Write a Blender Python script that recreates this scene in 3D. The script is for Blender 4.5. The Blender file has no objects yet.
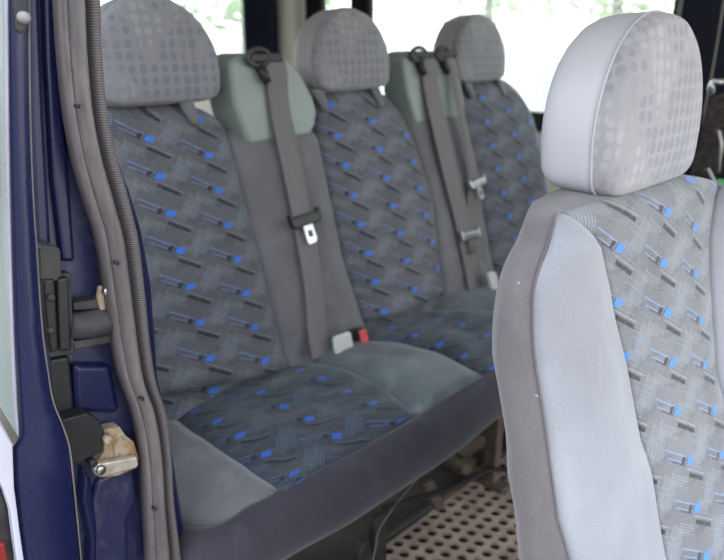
import bpy, bmesh, math, random
from mathutils import Vector, Matrix, noise
random.seed(7)
sc = bpy.context.scene
COL = sc.collection
# ------------------------------------------------------------------ camera
F = 680.0; CW, CH = 724, 560
CAM = Vector((1.2082, -0.6933, 1.2476))
pitch = math.atan(238 / F); az = math.radians(44.2)
fh = Vector((-math.sin(az), math.cos(az), 0)); Z = Vector((0, 0, 1))
FW = fh * math.cos(pitch) - Z * math.sin(pitch)
RT = fh.cross(Z).normalized(); UP = RT.cross(FW)
cd = bpy.data.cameras.new('camera'); cam = bpy.data.objects.new('camera', cd); COL.objects.link(cam)
cd.sensor_width = 36; cd.lens = 36 * F / CW; cd.clip_start = .02; cd.clip_end = 300
m = Matrix((RT, UP, -FW)).transposed().to_4x4(); m.translation = CAM; cam.matrix_world = m
cd.dof.use_dof = True; cd.dof.focus_distance = .80; cd.dof.aperture_fstop = 4.4
sc.camera = cam

def at(x, y, ax, v):
    "point of the real plane (axis ax = v) seen at a measured pixel"
    r = FW * F + RT * (x - CW / 2) - UP * (y - CH / 2)
    return CAM + r * ((v - CAM[ax]) / r[ax])

# ------------------------------------------------------------------ object helpers
def tag(o, label=None, cat=None, group=None, kind=None):
    if label: o['label'] = label
    if cat: o['category'] = cat
    if group: o['group'] = group
    if kind: o['kind'] = kind
    return o
def empty(name, loc, rz=0):
    o = bpy.data.objects.new(name, None); COL.objects.link(o); o.location = loc; o.rotation_euler = (0, 0, rz)
    o.empty_display_size = .05
    return o
def mw(o):
    return Matrix.Translation(o.location) @ Matrix.Rotation(o.rotation_euler.z, 4, 'Z') if o.parent is None else mw(o.parent) @ Matrix.Translation(o.location)
def make(name, verts, faces, mat, parent=None, uv=None, smooth=True, bevel=0, seg=3, sub=0, solid=0, auto=None):
    "world-space geometry -> one mesh object"
    vs = [Vector(v) for v in verts]
    me = bpy.data.meshes.new(name)
    c = Vector((0, 0, 0))
    if parent is None:
        lo = [min(v[i] for v in vs) for i in range(3)]; hi = [max(v[i] for v in vs) for i in range(3)]
        c = Vector(((lo[0] + hi[0]) / 2, (lo[1] + hi[1]) / 2, lo[2]))
        vs = [v - c for v in vs]
    else:
        inv = mw(parent).inverted(); vs = [inv @ v for v in vs]
    me.from_pydata([tuple(v) for v in vs], [], faces)
    if uv:
        l = me.uv_layers.new(name='UVMap')
        for lp in me.loops: l.data[lp.index].uv = uv[lp.vertex_index]
    bm = bmesh.new(); bm.from_mesh(me)
    bmesh.ops.recalc_face_normals(bm, faces=bm.faces[:]); bm.to_mesh(me); bm.free()
    for p in me.polygons: p.use_smooth = smooth
    me.materials.append(mat)
    o = bpy.data.objects.new(name, me); COL.objects.link(o)
    if parent is None: o.location = c
    else: o.parent = parent
    if bevel:
        b = o.modifiers.new('bevel', 'BEVEL'); b.width = bevel; b.segments = seg; b.limit_method = 'ANGLE'; b.angle_limit = math.radians(38)
    if solid:
        s = o.modifiers.new('solid', 'SOLIDIFY'); s.thickness = solid; s.offset = -1
    if sub:
        s = o.modifiers.new('sub', 'SUBSURF'); s.levels = sub; s.render_levels = sub
    if auto or bevel:
        w = o.modifiers.new('wn', 'WEIGHTED_NORMAL'); w.keep_sharp = True
    return o
class MB:
    def __init__(s): s.v = []; s.f = []; s.uv = []
    def add(s, v, f, uv=None):
        n = len(s.v); s.v += [Vector(p) for p in v]; s.f += [tuple(i + n for i in q) for q in f]
        s.uv += uv if uv else [(0, 0)] * len(v)
    def box(s, lo, hi, rot=None, piv=None):
        v = [Vector((x, y, z)) for x in (lo[0], hi[0]) for y in (lo[1], hi[1]) for z in (lo[2], hi[2])]
        if rot:
            p = Vector(piv) if piv else (Vector(lo) + Vector(hi)) / 2
            v = [p + rot @ (q - p) for q in v]
        s.add(v, [(0, 1, 3, 2), (4, 6, 7, 5), (0, 4, 5, 1), (2, 3, 7, 6), (0, 2, 6, 4), (1, 5, 7, 3)])
    def prism(s, poly, d):
        "poly: 3-D outline, d: extrusion vector"
        n = len(poly); d = Vector(d)
        v = [Vector(p) for p in poly] + [Vector(p) + d for p in poly]
        s.add(v, [tuple(range(n)), tuple(range(2 * n - 1, n - 1, -1))] + [(i, (i + 1) % n, n + (i + 1) % n, n + i) for i in range(n)])
    def tube(s, pts, r, n=10, closed=False):
        pts = [Vector(p) for p in pts]; rings = []; k = len(pts)
        prev = None
        for i, p in enumerate(pts):
            a = pts[i - 1] if (i > 0 or closed) else p; b = pts[(i + 1) % k] if (i < k - 1 or closed) else p
            t = (b - a).normalized()
            ref = prev if prev else (Vector((0, 0, 1)) if abs(t.z) < .9 else Vector((1, 0, 0)))
            u = t.cross(ref).cross(t).normalized(); prev = u
            w = t.cross(u)
            rr = r[i] if isinstance(r, (list, tuple)) else r
            rings.append([p + (u * math.cos(q) + w * math.sin(q)) * rr for q in [2 * math.pi * j / n for j in range(n)]])
        v = [q for R in rings for q in R]; f = []
        for i in range(k if closed else k - 1):
            for j in range(n):
                i2 = (i + 1) % k
                f.append((i * n + j, i * n + (j + 1) % n, i2 * n + (j + 1) % n, i2 * n + j))
        if not closed: f += [tuple(range(n)), tuple(range((k - 1) * n, k * n))]
        s.add(v, f)
    def cyl(s, a, b, r, n=20): s.tube([a, b], r, n)
    def loft(s, rings, cap=True, closed=True, uv=None):
        n = len(rings[0]); v = [q for R in rings for q in R]; f = []
        for i in range(len(rings) - 1):
            for j in range(n if closed else n - 1):
                f.append((i * n + j, i * n + (j + 1) % n, (i + 1) * n + (j + 1) % n, (i + 1) * n + j))
        if cap: f += [tuple(range(n)), tuple(range((len(rings) - 1) * n, len(rings) * n))]
        s.add(v, f, uv)
    def build(s, name, mat, parent=None, **k): return make(name, s.v, s.f, mat, parent, uv=s.uv, **k)
def lerp(a, b, t): return a + (b - a) * t
def tab(x, xs, ys):
    if x <= xs[0]: return ys[0]
    for i in range(len(xs) - 1):
        if x <= xs[i + 1]:
            t = (x - xs[i]) / (xs[i + 1] - xs[i]); return lerp(ys[i], ys[i + 1], t)
    return ys[-1]
def smooth_path(pts, sub=6):
    pts = [Vector(p) for p in pts]; out = []
    for i in range(len(pts) - 1):
        p0 = pts[max(i - 1, 0)]; p1 = pts[i]; p2 = pts[i + 1]; p3 = pts[min(i + 2, len(pts) - 1)]
        for k in range(sub):
            t = k / sub
            out.append(.5 * ((2 * p1) + (p2 - p0) * t + (2 * p0 - 5 * p1 + 4 * p2 - p3) * t * t + (3 * p1 - p0 - 3 * p2 + p3) * t ** 3))
    out.append(pts[-1]); return out
def nz(x, y, z, sc_=1.0, seed=0): return noise.noise(Vector((x * sc_ + seed, y * sc_ - seed, z * sc_ + 3.1 * seed)))

# ------------------------------------------------------------------ material helpers
class X:
    "a float socket with arithmetic"
    def __init__(s, nt, k): s.nt = nt; s.k = k
    def op(s, o, b=None, c=None):
        n = s.nt.nodes.new('ShaderNodeMath'); n.operation = o
        for i, q in enumerate((s, b, c)):
            if q is None: continue
            if isinstance(q, X): s.nt.links.new(q.k, n.inputs[i])
            else: n.inputs[i].default_value = q
        return X(s.nt, n.outputs[0])
    def __add__(s, o): return s.op('ADD', o)
    __radd__ = __add__
    def __sub__(s, o): return s.op('SUBTRACT', o)
    def __mul__(s, o): return s.op('MULTIPLY', o)
    __rmul__ = __mul__
    def __truediv__(s, o): return s.op('DIVIDE', o)
    def rsub(s, o): return (s * -1) + o
    def abs(s): return s.op('ABSOLUTE')
    def sin(s): return s.op('SINE')
    def rnd(s): return s.op('ROUND')
    def fr(s): return s.op('FRACT')
    def mn(s, o): return s.op('MINIMUM', o)
    def mx(s, o): return s.op('MAXIMUM', o)
    def cl(s): return s.op('MAXIMUM', 0.0).op('MINIMUM', 1.0)
class Mat:
    def __init__(s, name, rough=.6, spec=.4):
        s.m = bpy.data.materials.new(name); s.m.use_nodes = True; s.nt = s.m.node_tree
        s.b = s.nt.nodes['Principled BSDF']; s.b.inputs['Roughness'].default_value = rough
        s.b.inputs['Specular IOR Level'].default_value = spec
        s.tc = s.nt.nodes.new('ShaderNodeTexCoord')
    def coord(s, kind='Object'): return s.tc.outputs[kind]
    def sep(s, kind='UV'):
        n = s.nt.nodes.new('ShaderNodeSeparateXYZ'); s.nt.links.new(s.coord(kind), n.inputs[0])
        return [X(s.nt, n.outputs[i]) for i in range(3)]
    def noise(s, scale, detail=3, kind='Object', rough=.55, stretch=None, off=0):
        n = s.nt.nodes.new('ShaderNodeTexNoise'); n.inputs['Scale'].default_value = scale
        n.inputs['Detail'].default_value = detail; n.inputs['Roughness'].default_value = rough
        src = s.coord(kind)
        if stretch or off:
            mp = s.nt.nodes.new('ShaderNodeMapping'); s.nt.links.new(src, mp.inputs[0])
            if stretch: mp.inputs['Scale'].default_value = stretch
            mp.inputs['Location'].default_value = (off, off, off); src = mp.outputs[0]
        s.nt.links.new(src, n.inputs[0]); return X(s.nt, n.outputs['Fac'])
    def mix(s, f, a, b):
        n = s.nt.nodes.new('ShaderNodeMix'); n.data_type = 'RGBA'
        for q, i in ((f, 0), (a, 6), (b, 7)):
            if isinstance(q, X): s.nt.links.new(q.k, n.inputs[i])
            elif hasattr(q, 'is_linked'): s.nt.links.new(q, n.inputs[i])
            elif i == 0: n.inputs[0].default_value = q
            else: n.inputs[i].default_value = (*q, 1)
        return n.outputs[2]
    def col(s, c):
        if hasattr(c, 'is_linked'): s.nt.links.new(c, s.b.inputs['Base Color'])
        else: s.b.inputs['Base Color'].default_value = (*c, 1)
        return s
    def bump(s, h, strength=.3, dist=.002):
        n = s.nt.nodes.new('ShaderNodeBump'); n.inputs['Strength'].default_value = strength; n.inputs['Distance'].default_value = dist
        s.nt.links.new(h.k, n.inputs['Height']); s.nt.links.new(n.outputs[0], s.b.inputs['Normal']); return s
    def rough(s, x): s.nt.links.new(x.k, s.b.inputs['Roughness']); return s
    def sheen(s, w, r=.5, c=(1, 1, 1)):
        s.b.inputs['Sheen Weight'].default_value = w; s.b.inputs['Sheen Roughness'].default_value = r
        s.b.inputs['Sheen Tint'].default_value = (*c, 1); return s
    def coat(s, w, r=.08): s.b.inputs['Coat Weight'].default_value = w; s.b.inputs['Coat Roughness'].default_value = r; return s
def S(x, a, b):
    "smooth 0..1 ramp of x between a and b"
    return ((x - a) * (1.0 / (b - a))).cl()

def plain(name, c, c2=None, scale=8, rough=.6, spec=.4, metal=0, bump=0, bscale=200, var=.5):
    M = Mat(name, rough, spec)
    n = M.noise(scale, 5)
    M.col(M.mix(S(n, .35, .65), c, c2 or tuple(v * .8 for v in c)))
    M.b.inputs['Metallic'].default_value = metal
    if bump: M.bump(M.noise(bscale, 2), bump, .001)
    return M.m

RIB = Mat('ribbed_dark_rubber', .5, .4); _x, _y, _z = RIB.sep('Object'); _w = (_z * 2300.0).sin() * .5 + .5
RIB_W = _w
def velour(name, base, worn, dirt, seed=0):
    M = Mat(name, .92, .15); M.sheen(.25, .45)
    big = M.noise(5.5, 6, off=seed); scuff = M.noise(22, 5, stretch=(1, 1, .35), off=seed + 3); fine = M.noise(520, 2)
    c = M.mix(S(big, .38, .66), base, worn)
    c = M.mix(S(scuff, .52, .78) * .55, c, dirt)
    c = M.mix(S(fine, .3, .7) * .28, c, tuple(v * .55 for v in base))
    # white lint specks
    lint = M.noise(160, 0, off=seed + 9)
    c = M.mix(S(lint, .90, .92) * .4, c, (.75, .75, .78))
    M.col(c); M.bump(fine * .5 + big * 2.0, .25, .0015); return M.m

def patterned(name, base, line, blue, dark, seed=0.0, fade=0.0):
    "woven upholstery: blue and black blocks, black bars, hatched chevrons on a skewed lattice"
    M = Mat(name, .9, .15); M.sheen(.18, .5)
    u, s, _ = M.sep('UV')
    wob = M.noise(14, 2, kind='UV')
    u = u + (wob - .5) * .005 + (.055 + seed); s = s + (wob - .5) * .005 - .025
    A, V, K = .118, .070, .025
    def local(u0, s0):
        c = ((u - u0) * (1 / A)).rnd()
        du = (u - u0) - c * A
        ds0 = (s - s0) + c * K
        ds = ds0 - (ds0 * (1 / V)).rnd() * V
        return du, ds
    def block(u0, s0, L, W, ang, e=.0009, skew=0):
        du, ds = local(u0, s0)
        ca, sa = math.cos(math.radians(ang)), math.sin(math.radians(ang))
        p = du * ca + ds * sa; q = ds * ca - du * sa
        if skew: p = p + q * skew
        return ((p.abs().rsub(L / 2)) * (1 / e)).cl() * ((q.abs().rsub(W / 2)) * (1 / e)).cl(), p, q
    weave = M.noise(420, 2, kind='UV'); strk = M.noise(60, 3, kind='UV', stretch=(1, 6, 1)); big = M.noise(9, 4, kind='UV')
    c = M.mix(S(big, .35, .7), base, tuple(v * .72 for v in base))
    # large hatched parallelograms
    h, p, q = block(.050, -.006, .046, .034, -48, .003)
    st = S((q * 1300.0).sin(), -.2, .5)
    c = M.mix(h * st * .50, c, line)
    h, p, q = block(.020, .004, .034, .016, 31, .002, skew=.3)
    c = M.mix(h * S((p * 1500.0).sin(), -.2, .6) * .38, c, line)
    h, p, q = block(-.034, .016, .044, .018, 31, .002, skew=-.3)
    c = M.mix(h * S((q * 1700.0).sin(), -.2, .6) * .45, c, line)
    h2, p, q = block(-.006, .014, .046, .022, 33, .003)
    c = M.mix(h2 * S((q * 1900.0).sin(), .0, .6) * .35, c, tuple(v * .5 for v in base))
    # scalloped darker contour, broken up by wear
    du, ds = local(.03, .03)
    w = ds + (du * 53.2).sin() * .006
    brk = S(big, .42, .56)
    c = M.mix((w.abs().rsub(.0010) * 1500.0).cl() * brk * .45, c, dark)
    c = M.mix(((w + .006).abs().rsub(.0045) * 300.0).cl() * .22, c, dark)
    lb = tuple(lerp(a, b, .45) for a, b in zip(line, blue))
    for (uu, ss, L, W, cc, k) in ((-.030, -.022, .056, .0030, lb, .85), (-.034, -.0135, .046, .0026, lb, .8), (-.030, -.008, .034, .0034, dark, .7),
                                  (.014, .0215, .058, .0022, line, .8), (.012, .0285, .048, .0072, dark, 1.0), (.016, .0150, .050, .0014, line, .6),
                                  (.036, -.012, .040, .0018, lb, .65), (.040, -.019, .040, .0014, line, .6), (.034, .0335, .03, .0016, line, .6)):
        b, _, _ = block(uu, ss, L, W, 31); c = M.mix(b * k, c, cc)
    for (uu, ss, L, W, cc) in ((.036, .0, .036, .0018, lb), (.043, .003, .034, .0014, line), (.058, .010, .034, .0016, lb), (-.052, .006, .030, .0016, line), (.028, -.006, .030, .0016, line)):
        b, _, _ = block(uu, ss, L, W, -52); c = M.mix(b * .65, c, cc)
    b, _, _ = block(-.0175, -.0075, .0105, .0110, 20, skew=.45); c = M.mix(b * .95, c, dark)
    b, _, _ = block(-.0085, -.0035, .0030, .0120, 20, skew=.45); c = M.mix(b * .9, c, dark)
    b, _, _ = block(.001, .0005, .0185, .0125, 20, skew=.45); c = M.mix(b * .95, c, blue)
    c = M.mix(S(strk, .5, .75) * .22, c, line)
    c = M.mix(S(weave, .35, .7) * .30, c, tuple(v * .6 for v in base))
    M.col(c); M.bump(weave, .2, .001); return M.m

def dotted(name, base, darkdot, lightdot, pitch=.0215, seed=0.0, twk=.32, twf=2300.0):
    "headrest fabric: rows of round dots over a diagonal twill"
    M = Mat(name, .85, .2); M.sheen(.2, .5)
    u, s, _ = M.sep('UV')
    row = (s * (1 / pitch)).rnd()
    ds = s - row * pitch
    uu = u + seed
    cidx = (uu * (1 / pitch)).rnd(); du = uu - cidx * pitch
    big = M.noise(9.5, 2, kind='UV', off=seed); rz_ = M.noise(26, 1, kind='UV', off=seed + 4)
    r = (rz_ * .010 + .0026)
    d = (du * du + ds * ds * .8).op('SQRT')
    dot = ((r - d) * 900.0).cl()
    c = base
    tw = S(((u + s) * twf).sin(), -.3, .6)
    c = M.mix(tw * twk, base, tuple(v * .66 for v in base))
    k = S(big, .40, .50)
    dc = M.mix(k, lightdot, darkdot)
    c = M.mix(dot * .55, c, dc)
    dirt = M.noise(6, 5, kind='UV', off=3)
    c = M.mix(S(dirt, .45, .75) * .25, c, tuple(v * .7 for v in base))
    M.col(c); M.bump(tw, .25, .0006); return M.m

# colours
NAVY = Mat('navy_car_paint', .28, .3); _n = NAVY.noise(4, 5)
NAVY.col(NAVY.mix(S(_n, .35, .7), (.005, .007, .040), (.010, .013, .054))); NAVY.coat(.15, .2)
_s = NAVY.noise(240, 1); NAVY = (NAVY.rough(S(_s, .1, .9) * .25 + .2), NAVY.m)[1]
NAVYD = Mat('dusty_navy_jamb_paint', .42, .5); _n = NAVYD.noise(9, 6); _m = NAVYD.noise(70, 4)
NAVYD.col(NAVYD.mix(S(_m, .55, .8) * .5, NAVYD.mix(S(_n, .40, .66), (.013, .015, .056), (.034, .034, .075)), (.10, .09, .11)))
NAVYD = NAVYD.m
RUB = Mat('weathered_grey_rubber', .45, .4); _n = RUB.noise(12, 5, stretch=(1, 1, .3)); _f = RUB.noise(180, 2, stretch=(1, 1, .15))
RUB.col(RUB.mix(S(_f, .4, .7) * .4, RUB.mix(S(_n, .35, .65), (.095, .082, .084), (.165, .145, .148)), (.05, .043, .045)))
RUB.bump(_f, .3, .001); RUB = RUB.m
RIB.col(RIB.mix(_w if False else RIB_W, (.06, .052, .055), (.15, .13, .135))); RIB.bump(RIB_W, .5, .001); RIB = RIB.m
BLK = plain('black_plastic', (.009, .009, .010), (.017, .017, .019), rough=.45)
BLKD = plain('dusty_black_plastic', (.020, .019, .022), (.055, .050, .050), scale=22, rough=.6)
GREY = velour('grey_velour', (.125, .118, .126), (.17, .165, .175), (.20, .205, .22))
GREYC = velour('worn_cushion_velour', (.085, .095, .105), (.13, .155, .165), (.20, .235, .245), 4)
BAND = velour('charcoal_velour', (.033, .030, .041), (.046, .042, .055), (.080, .074, .09), 7)
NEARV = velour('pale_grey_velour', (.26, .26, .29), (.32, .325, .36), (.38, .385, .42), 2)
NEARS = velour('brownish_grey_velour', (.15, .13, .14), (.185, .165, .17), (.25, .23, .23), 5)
PAT = patterned('patterned_upholstery', (.105, .104, .115), (.24, .265, .31), (.035, .16, .66), (.016, .016, .022))
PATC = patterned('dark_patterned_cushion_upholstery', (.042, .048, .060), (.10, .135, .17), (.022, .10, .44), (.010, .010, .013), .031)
PATN = patterned('patterned_upholstery_lit_copy', (.21, .205, .22), (.36, .39, .43), (.06, .26, .75), (.030, .034, .038), .02)  # copy of PAT with the near seat's brighter light put into its colours
DOT = dotted('dotted_headrest_fabric', (.225, .22, .235), (.115, .12, .155), (.29, .295, .31))
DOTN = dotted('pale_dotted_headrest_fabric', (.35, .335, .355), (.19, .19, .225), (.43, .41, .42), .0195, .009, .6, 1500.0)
VIN = plain('grey_vinyl', (.24, .235, .235), (.28, .27, .27), 14, rough=.5, bump=.15, bscale=500)
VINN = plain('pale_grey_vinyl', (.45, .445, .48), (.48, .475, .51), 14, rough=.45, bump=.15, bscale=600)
COVER = plain('grey_green_plastic', (.19, .22, .20), (.22, .25, .23), 5, rough=.42)
WEB = Mat('grey_seat_belt_webbing', .7, .3); _u, _v, _ = WEB.sep('UV')
_w = S((_u * 2400.0).sin(), -.5, .5); WEB.col(WEB.mix(_w * .35, (.155, .14, .145), (.10, .09, .095))); WEB.bump(_w, .3, .0006); WEB = WEB.m
STEEL = plain('brushed_steel', (.42, .42, .41), (.30, .30, .30), 40, rough=.3, metal=1)
CHROME = plain('chrome', (.8, .8, .8), (.7, .7, .7), 20, rough=.12, metal=1)
RED = plain('red_plastic', (.55, .06, .06), (.45, .045, .045), rough=.4)
PALE = plain('pale_grey_plastic', (.50, .50, .47), (.42, .42, .40), 20, rough=.5)
RUST = Mat('rust_stained_steel', .6, .4); _n = RUST.noise(40, 5); _m = RUST.noise(90, 4, off=3)
RUST.col(RUST.mix(S(_m, .55, .75) * .7, RUST.mix(S(_n, .42, .60), (.34, .29, .22), (.26, .155, .07)), (.10, .06, .04))); RUST = RUST.m
ALU = plain('dull_aluminium', (.62, .57, .50), (.42, .36, .28), 60, rough=.4, metal=.6)
BROWN = plain('dirty_brown_metal', (.13, .095, .07), (.055, .042, .035), 18, rough=.8)
CREAM = plain('cream_trim', (.80, .77, .68), (.74, .71, .62), 5, rough=.6)
MATT = plain('dusty_rubber_mat', (.42, .33, .26), (.26, .20, .16), 14, rough=.85, bump=.3)
DARKV = plain('dark_vent_floor', (.012, .010, .010), (.02, .016, .014), rough=.9)
SILV = plain('silver_paint', (.50, .49, .57), (.44, .43, .52), 6, rough=.35)
CURT = plain('dark_blue_curtain_fabric', (.008, .012, .028), (.016, .022, .045), 30, rough=.85)
GREEN = plain('green_cloth', (.06, .30, .10), (.09, .40, .15), 20, rough=.8)
DARKF = Mat('dark_brown_woven_fabric', .9, .2); _n = DARKF.noise(60, 4, stretch=(1, 1, 7)); DARKF.col(DARKF.mix(S(_n, .4, .65), (.03, .024, .024), (.10, .085, .08))); DARKF = DARKF.m
HEADL = plain('pale_headliner', (.55, .54, .50), (.50, .49, .45), 6, rough=.9)
FLOORM = plain('dirty_van_floor', (.07, .055, .045), (.035, .028, .024), 12, rough=.85)

def glassmat(name, tint, haze, hc=(.75, .8, .76)):
    m_ = bpy.data.materials.new(name); m_.use_nodes = True; nt = m_.node_tree; nt.nodes.clear()
    out = nt.nodes.new('ShaderNodeOutputMaterial'); tr = nt.nodes.new('ShaderNodeBsdfTransparent'); gl = nt.nodes.new('ShaderNodeBsdfGlossy')
    df = nt.nodes.new('ShaderNodeBsdfTranslucent'); m1 = nt.nodes.new('ShaderNodeMixShader'); m2 = nt.nodes.new('ShaderNodeMixShader')
    tr.inputs[0].default_value = (*tint, 1); gl.inputs['Roughness'].default_value = .02; df.inputs[0].default_value = (*hc, 1)
    fr = nt.nodes.new('ShaderNodeFresnel'); fr.inputs[0].default_value = 1.45
    tc = nt.nodes.new('ShaderNodeTexCoord'); no = nt.nodes.new('ShaderNodeTexNoise'); no.inputs['Scale'].default_value = 3
    nt.links.new(tc.outputs['Object'], no.inputs[0])
    mr = nt.nodes.new('ShaderNodeMath'); mr.operation = 'MULTIPLY'; nt.links.new(no.outputs[0], mr.inputs[0]); mr.inputs[1].default_value = haze * 2
    nt.links.new(mr.outputs[0], m1.inputs[0]); nt.links.new(tr.outputs[0], m1.inputs[1]); nt.links.new(df.outputs[0], m1.inputs[2])
    ge = nt.nodes.new('ShaderNodeNewGeometry'); inv = nt.nodes.new('ShaderNodeMath'); inv.operation = 'SUBTRACT'; inv.inputs[0].default_value = 1
    nt.links.new(ge.outputs['Backfacing'], inv.inputs[1]); mu = nt.nodes.new('ShaderNodeMath'); mu.operation = 'MULTIPLY'
    nt.links.new(fr.outputs[0], mu.inputs[0]); nt.links.new(inv.outputs[0], mu.inputs[1]); nt.links.new(mu.outputs[0], m2.inputs[0]); nt.links.new(m1.outputs[0], m2.inputs[1]); nt.links.new(gl.outputs[0], m2.inputs[2])
    nt.links.new(m2.outputs[0], out.inputs[0]); return m_
GLASS = glassmat('hazy_window_glass', (.93, .97, .95), .09)
GLASSD = glassmat('dusty_door_glass', (.85, .9, .86), .45, (.62, .66, .62))

# ------------------------------------------------------------------ headrest
def headrest(parent, o, fwd, lat, tilt, w, h, d, fabric, vinyl, posts=True, asym=0.0, seam=.62):
    "D-shaped pad. o = bottom centre of the pad's front plane, d = thickness"
    fwd = Vector(fwd); lat = Vector(lat); up = (Z - fwd * tilt).normalized()
    N = 80
    def ring(scale, dep, drop=0.0):
        pts = []
        for i in range(N):
            a = 2 * math.pi * i / N
            ca, sa = math.cos(a), math.sin(a)
            if sa >= -.02:
                ex = 2.05
            else: ex = 6.0
            rx = abs(ca) ** (2 / ex) * (1 if ca > 0 else -1); ry = abs(sa) ** (2 / ex) * (1 if sa > 0 else -1)
            hh = h * .70 if sa >= 0 else h * .30
            wid = w / 2 * (1 - .05 * max(0, -ry))
            lx = rx * wid; lz = h * .30 + ry * hh
            lx *= scale[0]; lz = h * .43 + (lz - h * .43) * scale[1]
            pts.append((lx, lz, dep))
        return pts
    def P(q): return o + lat * q[0] + up * q[1] + fwd * q[2]
    prof = [(.001, .001, -1.0), (.4, .4, -1.0), (.66, .64, -.985), (.80, .785, -.955), (.88, .87, -.91), (.935, .93, -.84), (.972, .968, -.74), (.990, .988, -.62), (.998, .998, -.48), (1.0, 1.0, -.36), (1.0, 1.0, -.22)]
    fr = [(1.0, 1.0, -.22), (.990, .989, -.11), (.965, .962, -.035), (.92, .915, .0), (.80, .78, .035), (.62, .60, .06), (.42, .40, .075), (.2, .2, .082), (.001, .001, .085)]
    mb = MB(); mb.loft([[P(q) for q in ring((a, b), c * d)] for a, b, c in prof])
    sh = mb.build('headrest', vinyl, parent)
    mb = MB(); rings = [ring((a, b), c * d) for a, b, c in fr]
    uv = [(q[0] * (1 - q[2] * 0) , -q[1]) for R in rings for q in R]
    # unroll the rim so that the dots keep their size over the edge
    uv = []
    for R, (a, b, c) in zip(rings, fr):
        ext = max(0, -c) * d
        for q in R:
            dx, dz = q[0], q[1] - h * .43; L = math.hypot(dx, dz) + 1e-6
            uv.append((q[0] + dx / L * ext, -(q[1] + dz / L * ext)))
    mb.loft([[P(q) for q in R] for R in rings], cap=False, uv=uv)
    me = mb.build('headrest_cover', fabric, sh)
    # piping on the seam between cover and shell
    mb = MB(); mb.tube([P(q) for q in ring((1.003, 1.003), -.22 * d)], .0018, 6, closed=True)
    mb.build('piping', vinyl, sh)
    if posts:
        for sx in (-.065, .065):
            mb = MB(); b = o + lat * sx - fwd * d * .5
            mb.cyl(b + up * .03, b - up * .05, .006, 12); mb.build('post', CHROME, sh)
            mb = MB(); mb.cyl(b - up * .012, b - up * .034, .013, 14); mb.build('post_guide', BLK, sh)
    return sh

# ------------------------------------------------------------------ rear bench
K = .363; Z0 = 1.18
bench = tag(empty('bench_seat', (.25, .52, .15)), 'long three-person van bench, patterned panels, grey velour strips and charcoal front edge', 'bench seat')
def back_strip(name, mat, yL, yR, ztop, bulge, nu=20, pleat=None, zlo=.545, dep=.11, wr=0.0, shoulderL=0, shoulderR=0, seed=0, depress=0, parent=bench):
    "one vertical section of the reclined backrest, closed front, top, back"
    mb = MB(); rings = []; uvs = []
    for i in range(nu + 1):
        u = i / nu; e = abs(2 * u - 1)
        cr = (1 - e ** 6); top = ztop - .012 * e ** 6
        if shoulderR and u > .5: top -= shoulderR * max(0, (u - .62) / .38) ** 2.2
        if shoulderL and u < .5: top -= shoulderL * max(0, (.38 - u) / .38) ** 2.2
        prof = []
        R = .035; nz_ = 70
        for k in range(nz_ + 1):
            z = lerp(zlo, top - R, k / nz_); prof.append((z, 0.0, 0))
        for k in range(1, 9):
            a = math.pi / 2 * k / 8; prof.append((top - R + R * math.sin(a), -R + R * math.cos(a), 0))
        row = []; rowuv = []; sdist = 0; pz = None
        for (z, xo, _) in prof:
            y = lerp(yL(z), yR(z), u)
            x = K * (Z0 - z) + xo + bulge * (1 - e ** 3.0) - .010 * e ** 9 - depress
            x += .0035 * nz(y, z, 0, 9, seed) * cr
            if pleat:
                zc = pleat(y) + .006 * nz(y, 0, 0, 12, seed); x += .006 * math.exp(-((z - zc - .014) / .014) ** 2) - .016 * min(1, max(0, (zc - z) / .007)) * min(1, max(0, (z - .50) / .05))
            if wr:
                lo = max(0, min(1, (.80 - z) / .22))
                x += wr * lo * cr * (nz(y * .6, z * 3.2 + y * .9, 0, 7, seed + 2) * .9 + .5 * nz(y, z * 2.4 - y, 0, 14, seed))
            row.append(Vector((x, y, z))); rowuv.append((y + .008, (Z0 - z) * 1.064 - (xo * .9) - .010))
        xb = K * (Z0 - top) - dep
        row.append(Vector((xb + .02, row[-1].y, top - .004))); rowuv.append((row[-1].y, -.1))
        row.append(Vector((xb, row[-1].y, top - .03))); rowuv.append((row[-1].y, -.12))
        row.append(Vector((K * (Z0 - zlo) - dep, yL(zlo) + (yR(zlo) - yL(zlo)) * u, zlo))); rowuv.append((row[-1].y, .8))
        rings.append(row); uvs += rowuv
    mb.loft(rings, cap=True, closed=True, uv=uvs)
    o = mb.build(name, mat, parent)
    return o
c_ = lambda *p: (lambda z: tab(z, [q[0] for q in p], [q[1] for q in p]))
P1L = c_((.5, -.265)); P1R = c_((.6, .117), (.76, .121), (1.02, .124), (1.09, .120), (1.13, .107))
P2L = c_((.60, .362), (.78, .345), (.99, .359), (1.08, .364), (1.13, .373)); P2R = c_((.6, .655), (.7, .675), (.85, .706), (1.0, .69), (1.11, .65))
P3L = c_((.6, .888), (.88, .918), (1.13, .905)); P3R = c_((.6, 1.27), (1.04, 1.29), (1.13, 1.27))
bk = back_strip('seat_back', PAT, P1L, P1R, 1.140, .016, wr=.012, shoulderL=.05, shoulderR=.02, seed=1, pleat=lambda y: .645 - .20 * (y + .1))
tag(bk, 'patterned backrest at the door end')
back_strip('seat_back', PAT, P2L, P2R, 1.142, .016, wr=.014, shoulderL=.02, shoulderR=.03, seed=4, pleat=lambda y: .636)
back_strip('seat_back', PAT, P3L, P3R, 1.145, .016, wr=.010, shoulderL=.03, shoulderR=.12, seed=6, pleat=lambda y: .63)
back_strip('back_divider', GREY, P1R, P2L, 1.075, .010, wr=.022, seed=9)
back_strip('back_divider', GREY, P2R, P3L, 1.085, .010, wr=.022, seed=12)
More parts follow.
